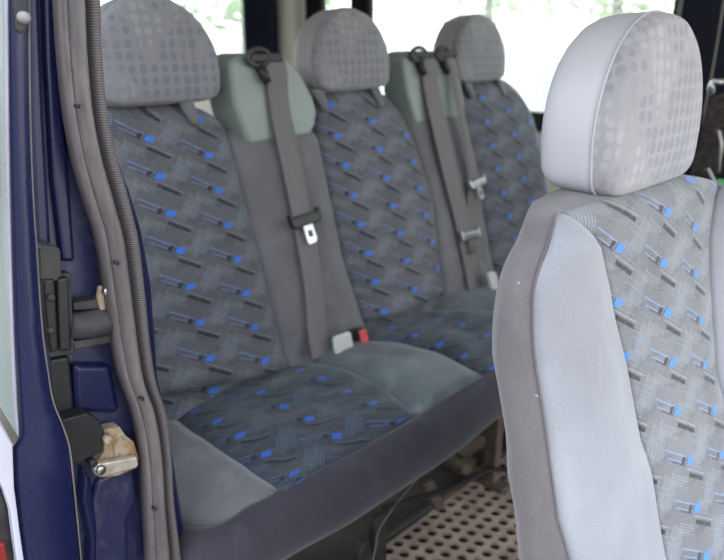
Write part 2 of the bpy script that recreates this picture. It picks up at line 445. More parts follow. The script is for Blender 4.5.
for yc, w, zb, h in ((-.012, .262, 1.138, .192), (.494, .246, 1.140, .183), (1.008, .250, 1.140, .183)):
    hr = headrest(bench, Vector((.042, yc, zb)), (1, 0, 0), (0, 1, 0), .10, w, h, .105, DOT, VIN)
# small grey fabric tabs and dark sleeves beside the headrest posts
for yy in (.030, .375, .560, .940, 1.10):
    mb = MB(); rows = []
    for i in range(7):
        t = i / 6; z = 1.148 - .050 * t; wd = .018 * (1 - .45 * t)
        x = K * (Z0 - z) + .0185 - (.022 if i == 0 else 0)
        rows.append([Vector((x, yy - wd + .012 * t, z)), Vector((x + .004, yy + .012 * t, z)), Vector((x, yy + wd + .012 * t, z))])
    mb.loft(rows, cap=False, closed=False); mb.build('headrest_sleeve', GREY, bench, solid=.003)
# belt outlet covers on top of the dividers
def cover(pts, xf, xb, shift):
    mb = MB(); f = [Vector((xf + .03 * (1.22 - z) / .17, y, z)) for y, z in pts]; b = [Vector((xb, y + shift, z)) for y, z in pts]
    mid = [Vector((lerp(a.x, q.x, .25), lerp(a.y, q.y, .1), a.z)) for a, q in zip(f, b)]
    mb.loft([f, mid, b]); return mb.build('belt_outlet_cover', COVER, bench, bevel=.012, seg=5)
cover([(.160, 1.045), (.33, 1.050), (.350, 1.072), (.360, 1.10), (.354, 1.13), (.330, 1.180), (.308, 1.208), (.28, 1.222), (.165, 1.226), (.143, 1.210), (.138, 1.13)], .026, -.035, -.014)
cover([(.695, 1.045), (.905, 1.045), (.915, 1.09), (.905, 1.15), (.885, 1.195), (.855, 1.222), (.690, 1.226), (.668, 1.210), (.672, 1.13)], .026, -.035, -.014)
# cushion
def ztop(x, y): return .600 + .010 * math.sin((x - .1) * 6) + .004 * nz(x, y, 0, 8, 3)
def cush_strip(name, mat, B0, B1, bulge, x0=.13, x1=.515, nx=26, nu=18, wr=0, seed=0):
    mb = MB(); rings = []; uvs = []
    for i in range(nx + 1):
        t = i / nx; row = []; ru = []
        for j in range(nu + 1):
            u = j / nu; e = abs(2 * u - 1)
            x = lerp(x0, x1, t); y = lerp(B0(x), B1(x), u)
            z = ztop(x, y) + bulge * (1 - e ** 2.6) - .006 * e ** 8
            z += wr * (1 - e ** 4) * (nz(x * 1.5, y * .8 + x, 0, 11, seed) + .5 * nz(x, y, 1, 24, seed))
            back = max(0, (.23 - x) / .1); z -= .02 * back * back
            row.append(Vector((x, y, z))); ru.append((y + .03 * seed, x * 1.0 + .02))
        row.append(Vector((row[-1].x, row[-1].y, .5))); ru.append((0, 0)); row.append(Vector((row[0].x, row[0].y, .5))); ru.append((0, 0))
        rings.append(row); uvs += ru
    mb.loft(rings, cap=True, closed=True, uv=uvs); return mb.build(name, mat, bench)
CB = [c_((.1, -.150)), c_((.1, .155), (.20, .168), (.29, .200), (.38, .196), (.50, .170)), c_((.1, .30), (.22, .318), (.30, .372), (.39, .396), (.5, .380)),
      c_((.1, .57), (.2, .588), (.27, .640), (.33, .69), (.5, .70)), c_((.1, .82), (.25, .84), (.5, .90)), c_((.1, 1.29))]
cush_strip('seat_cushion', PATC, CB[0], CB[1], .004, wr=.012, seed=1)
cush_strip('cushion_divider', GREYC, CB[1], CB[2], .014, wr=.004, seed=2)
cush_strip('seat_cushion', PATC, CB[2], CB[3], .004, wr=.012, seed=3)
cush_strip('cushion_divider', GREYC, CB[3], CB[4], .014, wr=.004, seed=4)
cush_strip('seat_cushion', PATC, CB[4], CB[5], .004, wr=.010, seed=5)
# end bolster rolls over the door side
mb = MB(); rings = []
for i in range(29):
    x = lerp(.02, .506, i / 28); t = max(0, (x - .38) / .135)
    pr = [(-.150, .594), (-.175, .604), (-.205, .606), (-.235, .600), (-.262, .584), (-.280, .556), (-.288, .52), (-.288, .46), (-.16, .46)]
    row = []
    for y, z in pr:
        y2 = y + .022 * t * t * max(0, min(1, (-y - .15) / .1)); z2 = z + .004 * nz(x * 3, y, z, 7, 5) - .022 * t * t * max(0, min(1, (-y - .17) / .1))
        row.append(Vector((x, y2, z2 - .03 * max(0, (.14 - x) / .12))))
    rings.append(row)
mb.loft(rings); mb.build('side_bolster', GREY, bench)
# charcoal front edge, one sweep round the corner
path = []
for i in range(60):
    y = lerp(1.30, -.215, i / 59); path.append((Vector((.500 + .010 * math.sin(y * 5 + .8), y, 0)), Vector((1, 0, 0)), 1.0))
for i in range(1, 11):
    a = math.pi / 2 * i / 10; d = Vector((math.cos(a), -math.sin(a), 0)); cx = Vector((.430 + .0, -.215, 0)) + Vector((.075 * math.cos(a) - .005, -.062 * math.sin(a), 0)); path.append((cx, d, lerp(1, .35, i / 10)))
for i in range(1, 16):
    path.append((Vector((lerp(.425, .05, i / 15), -.278, 0)), Vector((0, -1, 0)), .35))
prof = [(-.10, .50, 0), (-.004, .597, 1), (.012, .603, 1), (.030, .596, 1), (.044, .580, 1), (.052, .556, .7), (.053, .530, .3), (.048, .508, 0), (.036, .492, 0), (.012, .484, 0), (-.06, .484, 0), (-.10, .488, 0)]
mb = MB(); rings = []
for i, (c, d, k) in enumerate(path):
    row = []
    for o_, z, f_ in prof:
        zz = lerp(min(z, .545 - (.603 - z) * .3), z, k) if f_ else z
        b = c + d * (o_ * (1 if k > .9 else lerp(.55, 1, k)))
        amp = .006 * (nz(b.x, b.y * 1.6, zz, 5, 2)) + .003 * nz(b.x, b.y, zz, 16, 4)
        lowz = (.012 * nz(0, b.y, b.x, 4, 8)) if z < .53 else 0
        row.append(Vector((b.x, b.y, zz + lowz)) + d * amp * (1 if o_ > -.01 else 0))
    rings.append(row)
mb.loft(rings); mb.build('front_edge_cover', BAND, bench, sub=1)
# seat frame below
mb = MB(); mb.box((.10, -.22, .455), (.47, 1.28, .486)); mb.build('seat_pan', BROWN, bench)
for yy in (-.15, .62, 1.18):
    mb = MB()
    for xx in (.16, .40): mb.box((xx - .018, yy - .014, .168), (xx + .018, yy + .014, .456))
    mb.box((.12, yy - .022, .152), (.45, yy + .022, .170)); mb.box((.17, yy - .01, .29), (.39, yy + .01, .315)); mb.build('leg', BROWN, bench, smooth=False, bevel=.003)
mb = MB(); mb.cyl((.43, -.16, .40), (.43, 1.2, .40), .013); mb.build('cross_tube', BROWN, bench)
mb = MB(); mb.box((.30, -.12, .25), (.315, 1.15, .33)); mb.build('rear_rail', BROWN, bench, bevel=.003)

# ------------------------------------------------------------------ seat belts
def webbing(parent, pts, w, name='webbing', off=.0):
    pts = smooth_path([Vector(p[:3]) for p in pts], 8); n = len(pts); tw = [0] * n
    mb = MB(); rings = []; uv = []; L = 0
    for i, p in enumerate(pts):
        t = (pts[min(i + 1, n - 1)] - pts[max(i - 1, 0)]).normalized()
        lat = Vector((0, 1, 0)); lat = (lat - t * lat.dot(t)).normalized(); nn = lat.cross(t).normalized()
        if nn.x < 0: nn = -nn
        if i: L += (p - pts[i - 1]).length
        ww = w(i / (n - 1)) if callable(w) else w
        r = [p - lat * ww / 2, p - lat * ww * .46 + nn * .0012, p + lat * ww * .46 + nn * .0012, p + lat * ww / 2, p + lat * ww * .46 - nn * .0008, p - lat * ww * .46 - nn * .0008]
        rings.append(r); uv += [(0, L), (.002, L), (w_ if False else .045, L), (.047, L), (.045, L), (.002, L)]
    mb.loft(rings, uv=uv); return mb.build(name, WEB, parent)
def bx(y, z, off=.022): return Vector((K * (Z0 - z) + off, y, z))
def tongue(parent, c, tilt=0.0, mat_bar=BLK, s=1.0):
    "latch plate hanging on the webbing: slotted bar above, steel tongue below"
    dn = Vector((K, 0, -1)).normalized(); la = Vector((0, 1, 0)); nn = Vector((1, 0, K)).normalized()
    q = Matrix.Rotation(tilt, 3, nn); dn = q @ dn; la = q @ la
    def pr(poly, th, lift): 
        m_ = MB(); m_.prism([c + la * a * s + dn * b * s + nn * lift for a, b in poly], nn * th); return m_
    m_ = pr([(-.042, -.008), (-.036, -.014), (.036, -.014), (.042, -.008), (.042, .006), (.034, .010), (-.034, .010), (-.042, .006)], .010, .002); m_.build('latch_bar', mat_bar, parent, bevel=.003)
    for sx in (-1, 1):
        m_ = pr([(sx * .044, -.022), (sx * .036, -.022), (sx * .034, .006), (sx * .042, .006)], .012, .001); m_.build('bar_end', mat_bar, parent, bevel=.003)
    m_ = MB()
    ol = [(-.013, .008), (.013, .008), (.014, .045), (.009, .050), (-.009, .050), (-.014, .045)]; il = [(-.006, .022), (.006, .022), (.006, .036), (-.006, .036)]
    n = 24
    def samp(pl, k):
        pp = [Vector((a, b, 0)) for a, b in pl]; ln = [(pp[(i + 1) % len(pp)] - pp[i]).length for i in range(len(pp))]; tot = sum(ln); d = tot * k / n; i = 0
        while d > ln[i]: d -= ln[i]; i += 1
        v = pp[i].lerp(pp[(i + 1) % len(pp)], d / ln[i]); return c + la * v.x * s + dn * v.y * s + nn * .006
    O = [samp(ol, k) for k in range(n)]; I = [samp(il, k) for k in range(n)]; t_ = nn * .003
    m_.loft([O, I, [p + t_ for p in I], [p + t_ for p in O], O], cap=False); m_.build('latch_plate', STEEL, parent, smooth=False)
def guide(parent, c, big=True):
    "black moulded belt guide with an oval eye"
    m_ = MB(); pts = [c + Vector((.004, -.020 + .028 * math.cos(a), .004 + .016 * math.sin(a))) for a in [2 * math.pi * i / 20 for i in range(20)]]
    m_.tube(pts, .0055, 8, closed=True); m_.build('guide_loop', BLKD, parent)
    m_ = MB(); m_.tube([c + Vector((.0, -.018, -.012)), c + Vector((.010, -.012, -.030)), c + Vector((.014, -.006, -.046))], [.009, .011, .008], 10); m_.build('guide_lever', BLK, parent)
    m_ = MB(); m_.box(c + Vector((-.02, -.040, -.006)), c + Vector((.008, .042, .012))); m_.build('guide_base', BLKD, parent, bevel=.005)
b1 = tag(empty('seat_belt', (.03, .245, 1.15)), 'grey belt with black latch bar hanging over the left grey strip of the bench', 'seat belt')
webbing(b1, [(-.01, .250, 1.216), (.026, .249, 1.220), (.046, .247, 1.19), bx(.246, 1.13, .032), bx(.245, 1.03, .022), bx(.238, .90, .020), bx(.222, .76, .020), bx(.199, .66, .020), bx(.192, .612, .022)], .054)
guide(b1, Vector((.036, .225, 1.214))); tongue(b1, bx(.236, .885, .024), .06)
b2 = tag(empty('seat_belt', (.03, .755, 1.15)), 'grey belt beside the middle seat, its steel latch plate hanging lower than the other', 'seat belt')
webbing(b2, [(-.01, .752, 1.216), (.026, .755, 1.220), (.046, .756, 1.19), bx(.758, 1.13, .034), bx(.766, .98, .024), bx(.772, .80, .022), bx(.770, .68, .020), bx(.762, .61, .020)], lambda t: .060 + .012 * t)
guide(b2, Vector((.036, .735, 1.214))); tongue(b2, bx(.772, .752, .028), -.04, STEEL, .95)
b3 = tag(empty('seat_belt', (.03, .84, 1.15)), 'narrow twisted grey belt beside the far seat, its latch plate hanging higher', 'seat belt')
webbing(b3, [(-.01, .842, 1.216), (.026, .845, 1.220), (.048, .846, 1.19), bx(.846, 1.10, .045), bx(.848, 1.0, .040), bx(.850, .93, .036), bx(.850, .875, .028), bx(.835, .80, .014), bx(.815, .70, .014), bx(.80, .62, .014)], lambda t: .058 - .026 * math.sin(min(1, t * 1.3) * math.pi) ** 2)
guide(b3, Vector((.036, .835, 1.214))); tongue(b3, bx(.848, .878, .034), .12, STEEL, .85)
# buckles in the crease of the cushion
k1 = tag(empty('belt_buckle', (.235, .30, .60)), 'black belt buckle with a red release button standing beside the left belt', 'belt buckle')
def slab(c, la, up, nn, w, h, t): 
    m_ = MB(); m_.prism([c - la * w / 2, c + la * w / 2, c + la * w / 2 * .92 + up * h, c - la * w / 2 * .92 + up * h], nn * t); return m_
la = Vector((.25, .97, 0)).normalized(); up_ = Vector((-.35, .05, 1)).normalized(); nn = la.cross(up_).normalized()
slab(Vector((.252, .292, .590)), la, up_, nn, .030, .062, -.018).build('buckle_body', BLK, k1, bevel=.003)
slab(Vector((.2565, .2945, .621)), la, up_, nn, .020, .029, .003).build('release_button', RED, k1, bevel=.0012)
k2 = slab(Vector((.248, .238, .592)), Vector((.1, .99, .05)).normalized(), Vector((-.3, .05, 1)).normalized(), Vector((1, -.1, .3)).normalized(), .052, .062, .015).build('belt_stalk', PALE, None, bevel=.008)
tag(k2, 'pale grey plastic belt stalk poking up just left of the red buckle', 'belt stalk')
k3 = slab(Vector((.270, .795, .585)), Vector((.1, .99, -.1)).normalized(), Vector((-.3, -.15, 1)).normalized(), Vector((1, -.1, .3)).normalized(), .036, .085, .015).build('belt_stalk', PALE, None, bevel=.007)
tag(k3, 'pale grey plastic belt stalk in the crease below the two right belts', 'belt stalk')

# ------------------------------------------------------------------ near seat
psi = 0.0; NX = Vector((math.cos(psi), -math.sin(psi), 0)); NL = Vector((math.sin(psi), math.cos(psi), 0)); NO = Vector((.885, -.120, 0))
near = tag(empty('front_seat', (.95, .10, .15), -psi), 'pale grey single van seat nearest the camera with large dotted headrest', 'seat')
def N_(l, w, z): return NO + NL * l + NX * w + Z * z
def wf(z): return tab(z, [.30, .5, .6, .73, .77, .88, .93, .96, 1.015, 1.06, 1.10], [.24, .155, .115, .075, .057, .030, .016, .009, .003, .0, -.006])
def tb(z): return tab(z, [.5, .695, .82, .912, .984, 1.062, 1.10], [.085, .062, .048, .050, .038, .022, .014])
WID = .620
def lb(z): return tab(z, [.5, .634, .746, .854, .971, 1.031, 1.078, 1.10], [.215, .210, .212, .195, .172, .142, .086, .06])
def rb(z): return lb(z) * .62 + .01
ZT = 1.073
def ins(z, r=.088, h=.080):
    "rounded shoulders: how far the side edge has moved in at height z"
    t = min(1, max(0, (z - (ZT - h)) / h)); return r * (1 - math.sqrt(1 - t ** 2.2)) if t < 1 else r
def insr(z): return ins(z, .26, .125)
def over(z): return min(1, max(0, z - (ZT - .03)) / .03)
def bolsterlift(l, z):
    b = lb(z); 
    if l < b: t = l / b; return .022 * math.sin(math.pi * min(1, t)) ** .8 if 0 < t < 1 else 0
    r = rb(z)
    if l > WID - r: t = (WID - l) / r; return .022 * math.sin(math.pi * min(1, t)) ** .8 if 0 < t < 1 else 0
    t = (l - b) / (WID - b - r); return .010 * math.sin(math.pi * t)
ZR = [lerp(.50, .97, k / 26) for k in range(26)] + [lerp(.97, ZT, (k / 22) ** .8) for k in range(23)]
def near_strip(name, mat, f0, f1, nu):
    mb = MB(); rings = []; uv = []
    for j in range(nu + 1):
        row = []
        for z in ZR:
            a = max(f0(z), ins(z)); b = min(max(f1(z), a + .001), WID - insr(z)); a = min(a, b - .001); l = lerp(a, b, j / nu)
            o = over(z)
            e_ = ins(z); q_ = max(0, min(1, min(l - e_, WID - insr(z) - l) / .035)); q_ = q_ ** .7 if e_ > .002 else 1; l_ = l; eR = insr(z)
            if l < lb(z) and e_ < lb(z) - .004: l_ = (l - e_) * lb(z) / (lb(z) - e_); q_ = 1
            elif l > WID - rb(z) and eR < rb(z) - .004: l_ = WID - (WID - eR - l) * rb(z) / (rb(z) - eR); q_ = 1
            w = wf(z) + bolsterlift(l_, z) * (1 - o ** 2) * q_ - .022 * (1 - math.sqrt(1 - o * o))
            w += .0025 * nz(l, z, 0, 10, 2)
            row.append(N_(l, w, z)); uv.append((l - .027, (1.12 - z) * 1.05 + .009))
        rings.append(row)
    mb.loft(rings, cap=False, closed=False, uv=uv); return mb.build(name, mat, near, solid=.004)
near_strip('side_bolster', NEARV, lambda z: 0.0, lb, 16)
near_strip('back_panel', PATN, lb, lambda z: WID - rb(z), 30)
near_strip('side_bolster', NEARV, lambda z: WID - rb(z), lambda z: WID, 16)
# shell: side faces and back
mb = MB(); rings = []; zs = ZR
for z in ZR:
    o = over(z); T = tb(z) + .012 * o; e = ins(z); w = wf(z) - .0015 - .022 * (1 - math.sqrt(1 - o * o)); r = []
    for l, dw in ((0.0, .0), (-.0035, -.18 * T), (-.006, -.5 * T), (-.004, -.85 * T), (.006, -1.05 * T - .004), (.030, -1.15 * T - .02 * (1 - .4 * o)), (.08, -1.2 * T - .034 * (1 - .4 * o)), ((WID - insr(z) + e) / 2 - e, -1.2 * T - .045 * (1 - .4 * o))):
        r.append((e + l, w + dw))
    eR = insr(z); r += [(WID - eR - (l - e), ww) for l, ww in r[-2::-1]]
    rings.append([N_(l, ww, z) for l, ww in r])
mb.loft(rings); mb.build('back_shell', NEARS, near)
# seam cord between side face and bolster
mb = MB(); mb.tube([N_(ins(z) - .0005, wf(z) - .0006 - .022 * (1 - math.sqrt(1 - over(z) ** 2)), z) for z in zs], .0012, 6); mb.build('piping', NEARS, near)
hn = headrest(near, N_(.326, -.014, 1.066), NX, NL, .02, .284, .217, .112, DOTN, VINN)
# seat cushion, rail and base (below the frame's edge, still part of the seat)
def rbox(lo, hi): 
    m_ = MB(); v = []
    for w_ in (lo[1], hi[1]):
        for l_ in (lo[0], hi[0]):
            for z_ in (lo[2], hi[2]): v.append(N_(l_, w_, z_))
    m_.add(v, [(0, 1, 3, 2), (4, 6, 7, 5), (0, 4, 5, 1), (2, 3, 7, 6), (0, 2, 6, 4), (1, 5, 7, 3)]); return m_
rbox((.0, .05, .42), (WID, .56, .55)).build('seat_cushion', NEARV, near, bevel=.04, seg=5)
rbox((.03, .02, .17), (WID - .03, .44, .41)).build('seat_base', BLKD, near, bevel=.01)

# ------------------------------------------------------------------ van body
def st(o): o['kind'] = 'structure'; return o
mb = MB(); mb.box((-2.7, -.34, .08), (2.0, 1.52, .145)); st(mb.build('floor', FLOORM, None, smooth=False))
mb = MB(); mb.box((-2.7, -.40, 1.72), (2.0, 1.56, 1.76)); st(mb.build('ceiling', HEADL, None, smooth=False))
# perforated rubber mat
mb = MB(); pch = .033; x0, x1, y0, y1 = .36, .80, .10, 1.02; nxh = int((x1 - x0) / pch); nyh = int((y1 - y0) / pch)
for i in range(nxh):
    for j in range(nyh):
        cx = x0 + (i + .5) * pch; cy = y0 + (j + .5) * pch + (pch / 2 if i % 2 else 0); R = .0128; n = 12
        ou = []
        for k in range(n):
            a = 2 * math.pi * k / n + math.pi / n; m_ = max(abs(math.cos(a)), abs(math.sin(a))); ou.append((cx + math.cos(a) / m_ * pch / 2, cy + math.sin(a) / m_ * pch / 2))
        for k in range(4): pass
        # snap corners
        ou2 = [(round((a - cx) / (pch / 2), 2), round((b - cy) / (pch / 2), 2)) for a, b in ou]
        ou = []
        for k in range(n):
            a, b = ou2[k]
            ou.append((cx + a * pch / 2, cy + b * pch / 2))
        # use 4 corner points explicitly
        cor = [(1, 1), (-1, 1), (-1, -1), (1, -1)]
        per = []
        for q in range(4):
            a0 = math.pi / 4 + q * math.pi / 2
            c0 = cor[q]; c1 = cor[(q + 1) % 4]
            for s_ in range(3): t = s_ / 3; per.append((a0 + math.pi / 2 * t, lerp(c0[0], c1[0], t), lerp(c0[1], c1[1], t)))
        O = [Vector((cx + p[1] * pch / 2, cy + p[2] * pch / 2, .158)) for p in per]
        I = [Vector((cx + math.cos(p[0]) * R, cy + math.sin(p[0]) * R, .158)) for p in per]
        I2 = [v - Vector((0, 0, .009)) for v in I]
        mb.loft([O, I, I2], cap=False)
mt = mb.build('floor_mat', MATT, None, smooth=False)
tag(mt, 'brown perforated rubber mat with rows of round holes on the floor under the bench front', 'floor mat')
mb = MB(); mb.box((x0, y0, .1455), (x1, y1 + .02, .1485)); mb.build('backing', DARKV, mt, smooth=False)
mb = MB(); mb.tube(smooth_path([(.52, .10, .162), (.36, .085, .162), (.352, .5, .162), (.352, 1.02, .162)], 8), .008, 8); mb.build('mat_edge', BLKD, mt)

# left side wall of the van (far side) with its windows
YW = 1.46
def wallbox(x0, x1, z0, z1, mat, name='wall_left', y0=YW, y1=YW + .05, bevel=0):
    m_ = MB(); m_.box((x0, y0, z0), (x1, y1, z1)); return st(m_.build(name, mat, None, smooth=False, bevel=bevel))
mb = MB()
mb.box((-2.7, YW, .10), (2.0, YW + .05, .97)); mb.box((-2.7, YW, 1.66), (2.0, YW + .05, 1.74)); st(mb.build('wall_left', CREAM, None, smooth=False))
def post(name, pxa, pxb, mat, y, th, label=None, bev=.012):
    a = at(pxa, 0, 1, y).x; b = at(pxb, 0, 1, y).x
    m_ = MB(); m_.box((a, y, .98), (b, y + th, 1.66)); return m_.build(name, mat, None, smooth=False, bevel=bev), a, b
o, a, _ = post('trim_1', 273, 303, CREAM, YW - .02, .07); st(o)
o, _, _ = post('trim_2', 293, 299, HEADL, YW - .035, .015, bev=.005); st(o)
WRUB = plain('black_window_rubber', (.008, .008, .010), (.012, .012, .014), rough=.9, spec=.1)
for i, (p, q) in enumerate(((304, 319), (349, 367))):
    o, _, _ = post('trim_%d' % (3 + i), p, q, WRUB, YW - .01, .05); st(o)
mb = MB(); xa = at(672, 0, 1, YW - .04).x; xb = at(760, 0, 1, YW - .04).x
mb.box((xa + .025, YW - .06, .15), (xb, YW + .03, 1.70)); o = st(mb.build('trim_5', plain('near_black_navy_trim', (.006, .008, .018), (.009, .012, .026), rough=.6, spec=.25), None, smooth=False, bevel=.02))
mb = MB(); mb.box((xa, YW - .03, .95), (xa + .03, YW + .04, 1.70)); st(mb.build('trim_6', BLK, None, bevel=.008))
mb = MB(); mb.cyl((xa + .034, YW - .062, .9), (xa + .034, YW - .062, 1.70), .006); st(mb.build('trim_7', plain('dull_grey_green_rubber', (.18, .22, .22)), None))
mb = MB(); mb.box((-1.9, YW - .015, .955), (xa, YW + .055, 1.02)); st(mb.build('trim_9', BLK, None, bevel=.006))
# gathered curtain between the rear windows
ca, cb = at(243, 0, 1, YW - .05).x, at(276, 0, 1, YW - .05).x
mb = MB(); fr_, bk_ = [], []
for i in range(49):
    t = i / 48; x = lerp(ca, cb, t); w_ = .013 * math.sin(t * 6.5 * 2 * math.pi)
    fr_.append((x, YW - .055 + w_)); bk_.append((x, YW - .050 + w_))
loop = fr_ + bk_[::-1]
mb.loft([[Vector((x + .003 * math.sin(z * 20), y, z)) for x, y in loop] for z in (.85, 1.0, 1.2, 1.4, 1.66)]); cu = mb.build('curtain', CURT, None)
tag(cu, 'dark navy curtain bunched in folds against the cream window post', 'curtain')
# glass panes
winx = [(at(60, 0, 1, YW + .02).x, at(255, 0, 1, YW + .02).x), (at(306, 0, 1, YW + .02).x, at(352, 0, 1, YW + .02).x), (at(360, 0, 1, YW + .02).x, xa + .02)]
for i, (a, b) in enumerate(winx):
    mb = MB(); mb.box((a, YW + .02, .97), (b, YW + .025, 1.67)); st(mb.build('window_%d' % (i + 1), GLASS, None, smooth=False))
# rear end of the van and right side behind the door pillar
mb = MB(); mb.box((-2.74, -.36, .1), (-2.70, 1.51, 1.0)); mb.box((-2.74, -.36, 1.6), (-2.70, 1.51, 1.74)); mb.box((-2.74, -.36, 1.0), (-2.70, -.20, 1.6)); mb.box((-2.74, 1.35, 1.0), (-2.70, 1.51, 1.6)); st(mb.build('wall_rear', CREAM, None, smooth=False))
mb = MB(); mb.box((-2.7, -.375, .02), (.32, -.335, .98)); mb.box((-2.7, -.375, 1.62), (.32, -.335, 1.74)); mb.box((-1.1, -.375, .98), (-1.0, -.335, 1.62)); st(mb.build('wall_right', NAVYD, None, smooth=False))

# ------------------------------------------------------------------ door pillar at the left
XP = .46
def outline(pts, x): return [at(px, py, 0, x) for px, py in pts]
# jamb face (recessed) : one pressed panel with ridges
mb = MB()
jl = [(8, -60), (40, -60), (70, -60), (70, 60), (80, 140), (92, 190), (108, 240), (118, 300), (125, 360), (140, 400), (150, 450), (155, 620), (8, 620)]
mb.prism(outline(jl, .428), (-.05, 0, 0)); jamb = mb.build('wall_right', NAVYD, None, smooth=False, bevel=.004); st(jamb)
def jpiece(pts, x, th, mat, name, parent=None, bevel=.004, seg=3):
    m_ = MB(); m_.prism(outline(pts, x), (-th, 0, 0)); return m_.build(name, mat, parent, smooth=False, bevel=bevel, seg=seg)
# pressed vertical ribs of the jamb
jpiece([(29, -40), (39, -40), (45, 120), (52, 250), (56, 420), (43, 420), (36, 250), (30, 120)], .440, .03, NAVY, 'pressed_rib', jamb, .006)
jpiece([(42, -40), (57, -40), (62, 90), (70, 180), (76, 262), (62, 262), (52, 180), (45, 60)], .437, .02, NAVY, 'pressed_rib', jamb, .005)
jpiece([(74, 365), (112, 365), (120, 408), (118, 415), (76, 412)], .443, .03, NAVY, 'pressed_boss', jamb, .012, 4)
jpiece([(98, 480), (134, 462), (138, 500), (128, 520), (130, 620), (92, 620), (94, 540), (90, 510)], .437, .02, NAVYD, 'pressed_recess', jamb, .006)
jpiece([(84, 468), (92, 480), (98, 530), (96, 620), (88, 620), (90, 540), (82, 500)], .444, .03, NAVY, 'pressed_rib', jamb, .005)
# inner navy return of the pillar, seen right of the seal
R_ = [(93, -60), (98, 0), (101, 60), (105, 110), (115, 150), (131, 190), (143, 230), (152, 280), (156, 330), (158, 375), (166, 412), (174, 455), (184, 520), (192, 575), (198, 630)]
L_ = [(70, -60), (74, 0), (78, 60), (86, 110), (94, 160), (106, 210), (118, 250), (126, 300), (132, 350), (140, 390), (150, 430), (155, 480), (160, 540), (164, 600), (165, 630)]
mb = MB(); rings = []
for l, r in zip(L_, R_):
    a, b = at(*l, 0, .445), at(*r, 0, .445)
    rings.append([a + Vector((-.03, 0, 0)), a + Vector((.004, 0, 0)), a.lerp(b, .6) + Vector((.008, 0, 0)), a.lerp(b, .86) + Vector((.004, 0, 0)), b + Vector((-.006, 0, 0)), b + Vector((-.028, .002, 0)), b + Vector((-.034, -.02, 0))])
mb.loft(rings); o = st(mb.build('trim_8', NAVY, None))
# rubber seal
SL = [(54, -60), (57, 0), (60, 50), (66, 110), (75, 160), (86, 200), (98, 240), (107, 300), (115, 350), (121, 378), (133, 410), (141, 450), (145, 500), (148, 560), (149, 630)]
SR = [(92, -60), (96, 0), (97.5, 50), (103, 110), (112, 152), (123, 190), (134, 236), (141, 290), (146, 340), (152, 378), (162, 410), (167, 450), (170, 500), (178, 560), (184, 630)]
def tofrac(L, R, f, x):
    return smooth_path([at(lerp(l[0], r[0], f), lerp(l[1], r[1], f), 0, x) for l, r in zip(L, R)], 5)
seal = tag(empty('door_seal', at(150, 560, 0, XP)), 'long weathered grey-brown rubber door seal curving down the navy pillar', 'door seal')
a_, b_ = tofrac(SL, SR, 0, XP), tofrac(SL, SR, 1, XP)
def sealstrip(name, f0, f1, prof, mat, rib=0):
    m_ = MB(); rings = []
    for i, (a, b) in enumerate(zip(a_, b_)):
        rings.append([a.lerp(b, lerp(f0, f1, u)) + Vector((h + (rib if i % 2 else 0) * (1 if h > 0 else 0), 0, 0)) for u, h in prof])
    m_.loft(rings); return m_.build(name, mat, seal)
sealstrip('seal_lip', 0, .14, [(0, -.012), (0, .003), (.3, .009), (.7, .011), (1, .0115), (1, -.012)], RUB)
sealstrip('seal_bulb', .14, .58, [(0, -.012), (0, .010), (.12, .015), (.35, .024), (.6, .026), (.85, .018), (1, -.002), (1, -.012)], RUB)
sealstrip('seal_bulb', .62, 1.0, [(0, -.012), (0, .0), (.15, .013), (.45, .021), (.75, .018), (.95, .006), (1, .0), (1, -.012)], RIB)
sealstrip('seal_base', .56, .68, [(0, -.012), (0, .001), (1, .001), (1, -.012)], BLK)
# air holes of the seal
for px_, py_ in ((78, 106), (117, 263), (142, 399), (155, 509)):
    p = at(px_, py_, 0, XP + .0235); m_ = MB(); m_.tube([p + Vector((-.006, 0, 0)), p + Vector((.0015, 0, 0))], [.0022, .0022], 10); m_.build('air_hole', BLK, seal)
# check strap / roller
ck = tag(empty('door_check', at(92, 345, 0, .44)), 'dark round door check arm bridging the gap below the black latch housing', 'door check')
m_ = MB(); m_.tube([at(68, 325, 0, .446), at(80, 325, 0, .446), at(100, 322, 0, .446), at(112, 320, 0, .446)], [.016, .017, .0185, .0185], 20); m_.build('check_arm', BLKD, ck)
jpiece([(73, 303), (106, 298), (112, 303), (112, 308), (74, 311)], .450, .02, BLKD, 'upper_flange', ck, .002)
jpiece([(73, 342), (112, 335), (116, 342), (75, 350)], .452, .02, BLKD, 'lower_flange', ck, .002)
jpiece([(100, 287), (103, 286), (106, 302), (108, 312), (101, 312), (98, 300)], .452, .008, RUST, 'side_tab', ck, .002)
p = at(105.5, 291, 0, .456); m_ = MB(); m_.tube([p, p + Vector((.006, 0, 0))], .005, 12); m_.build('bolt', STEEL, ck)
# black latch housing
lt = tag(empty('latch_housing', at(58, 355, 0, .44)), 'black plastic latch housing on the navy door jamb, above the rusty hinge', 'latch housing')
jpiece([(39, 248), (42, 245), (57, 246), (61, 250), (62, 276), (56, 282), (40, 280)], .462, .025, BLKD, 'upper_block', lt, .004)
jpiece([(41, 276), (71, 273), (75, 354), (50, 358), (47, 340)], .455, .02, BLKD, 'back_plate', lt, .002)
jpiece([(43, 280), (55, 279), (59, 350), (51, 354), (47, 330)], .466, .012, BLK, 'inner_channel', lt, .003)
jpiece([(57, 279), (69, 277), (72, 350), (60, 352)], .462, .010, BLK, 'side_channel', lt, .003)
for py_ in (298, 331):
    p = at(51, py_, 0, .469); m_ = MB(); m_.tube([p + Vector((-.003, 0, 0)), p + Vector((.002, 0, 0))], .0042, 14); m_.build('screw', BLKD, lt)
jpiece([(47, 360), (70, 356), (74, 402), (74, 415), (56, 416), (50, 392)], .440, .03, BLK, 'lower_cover', lt, .004)
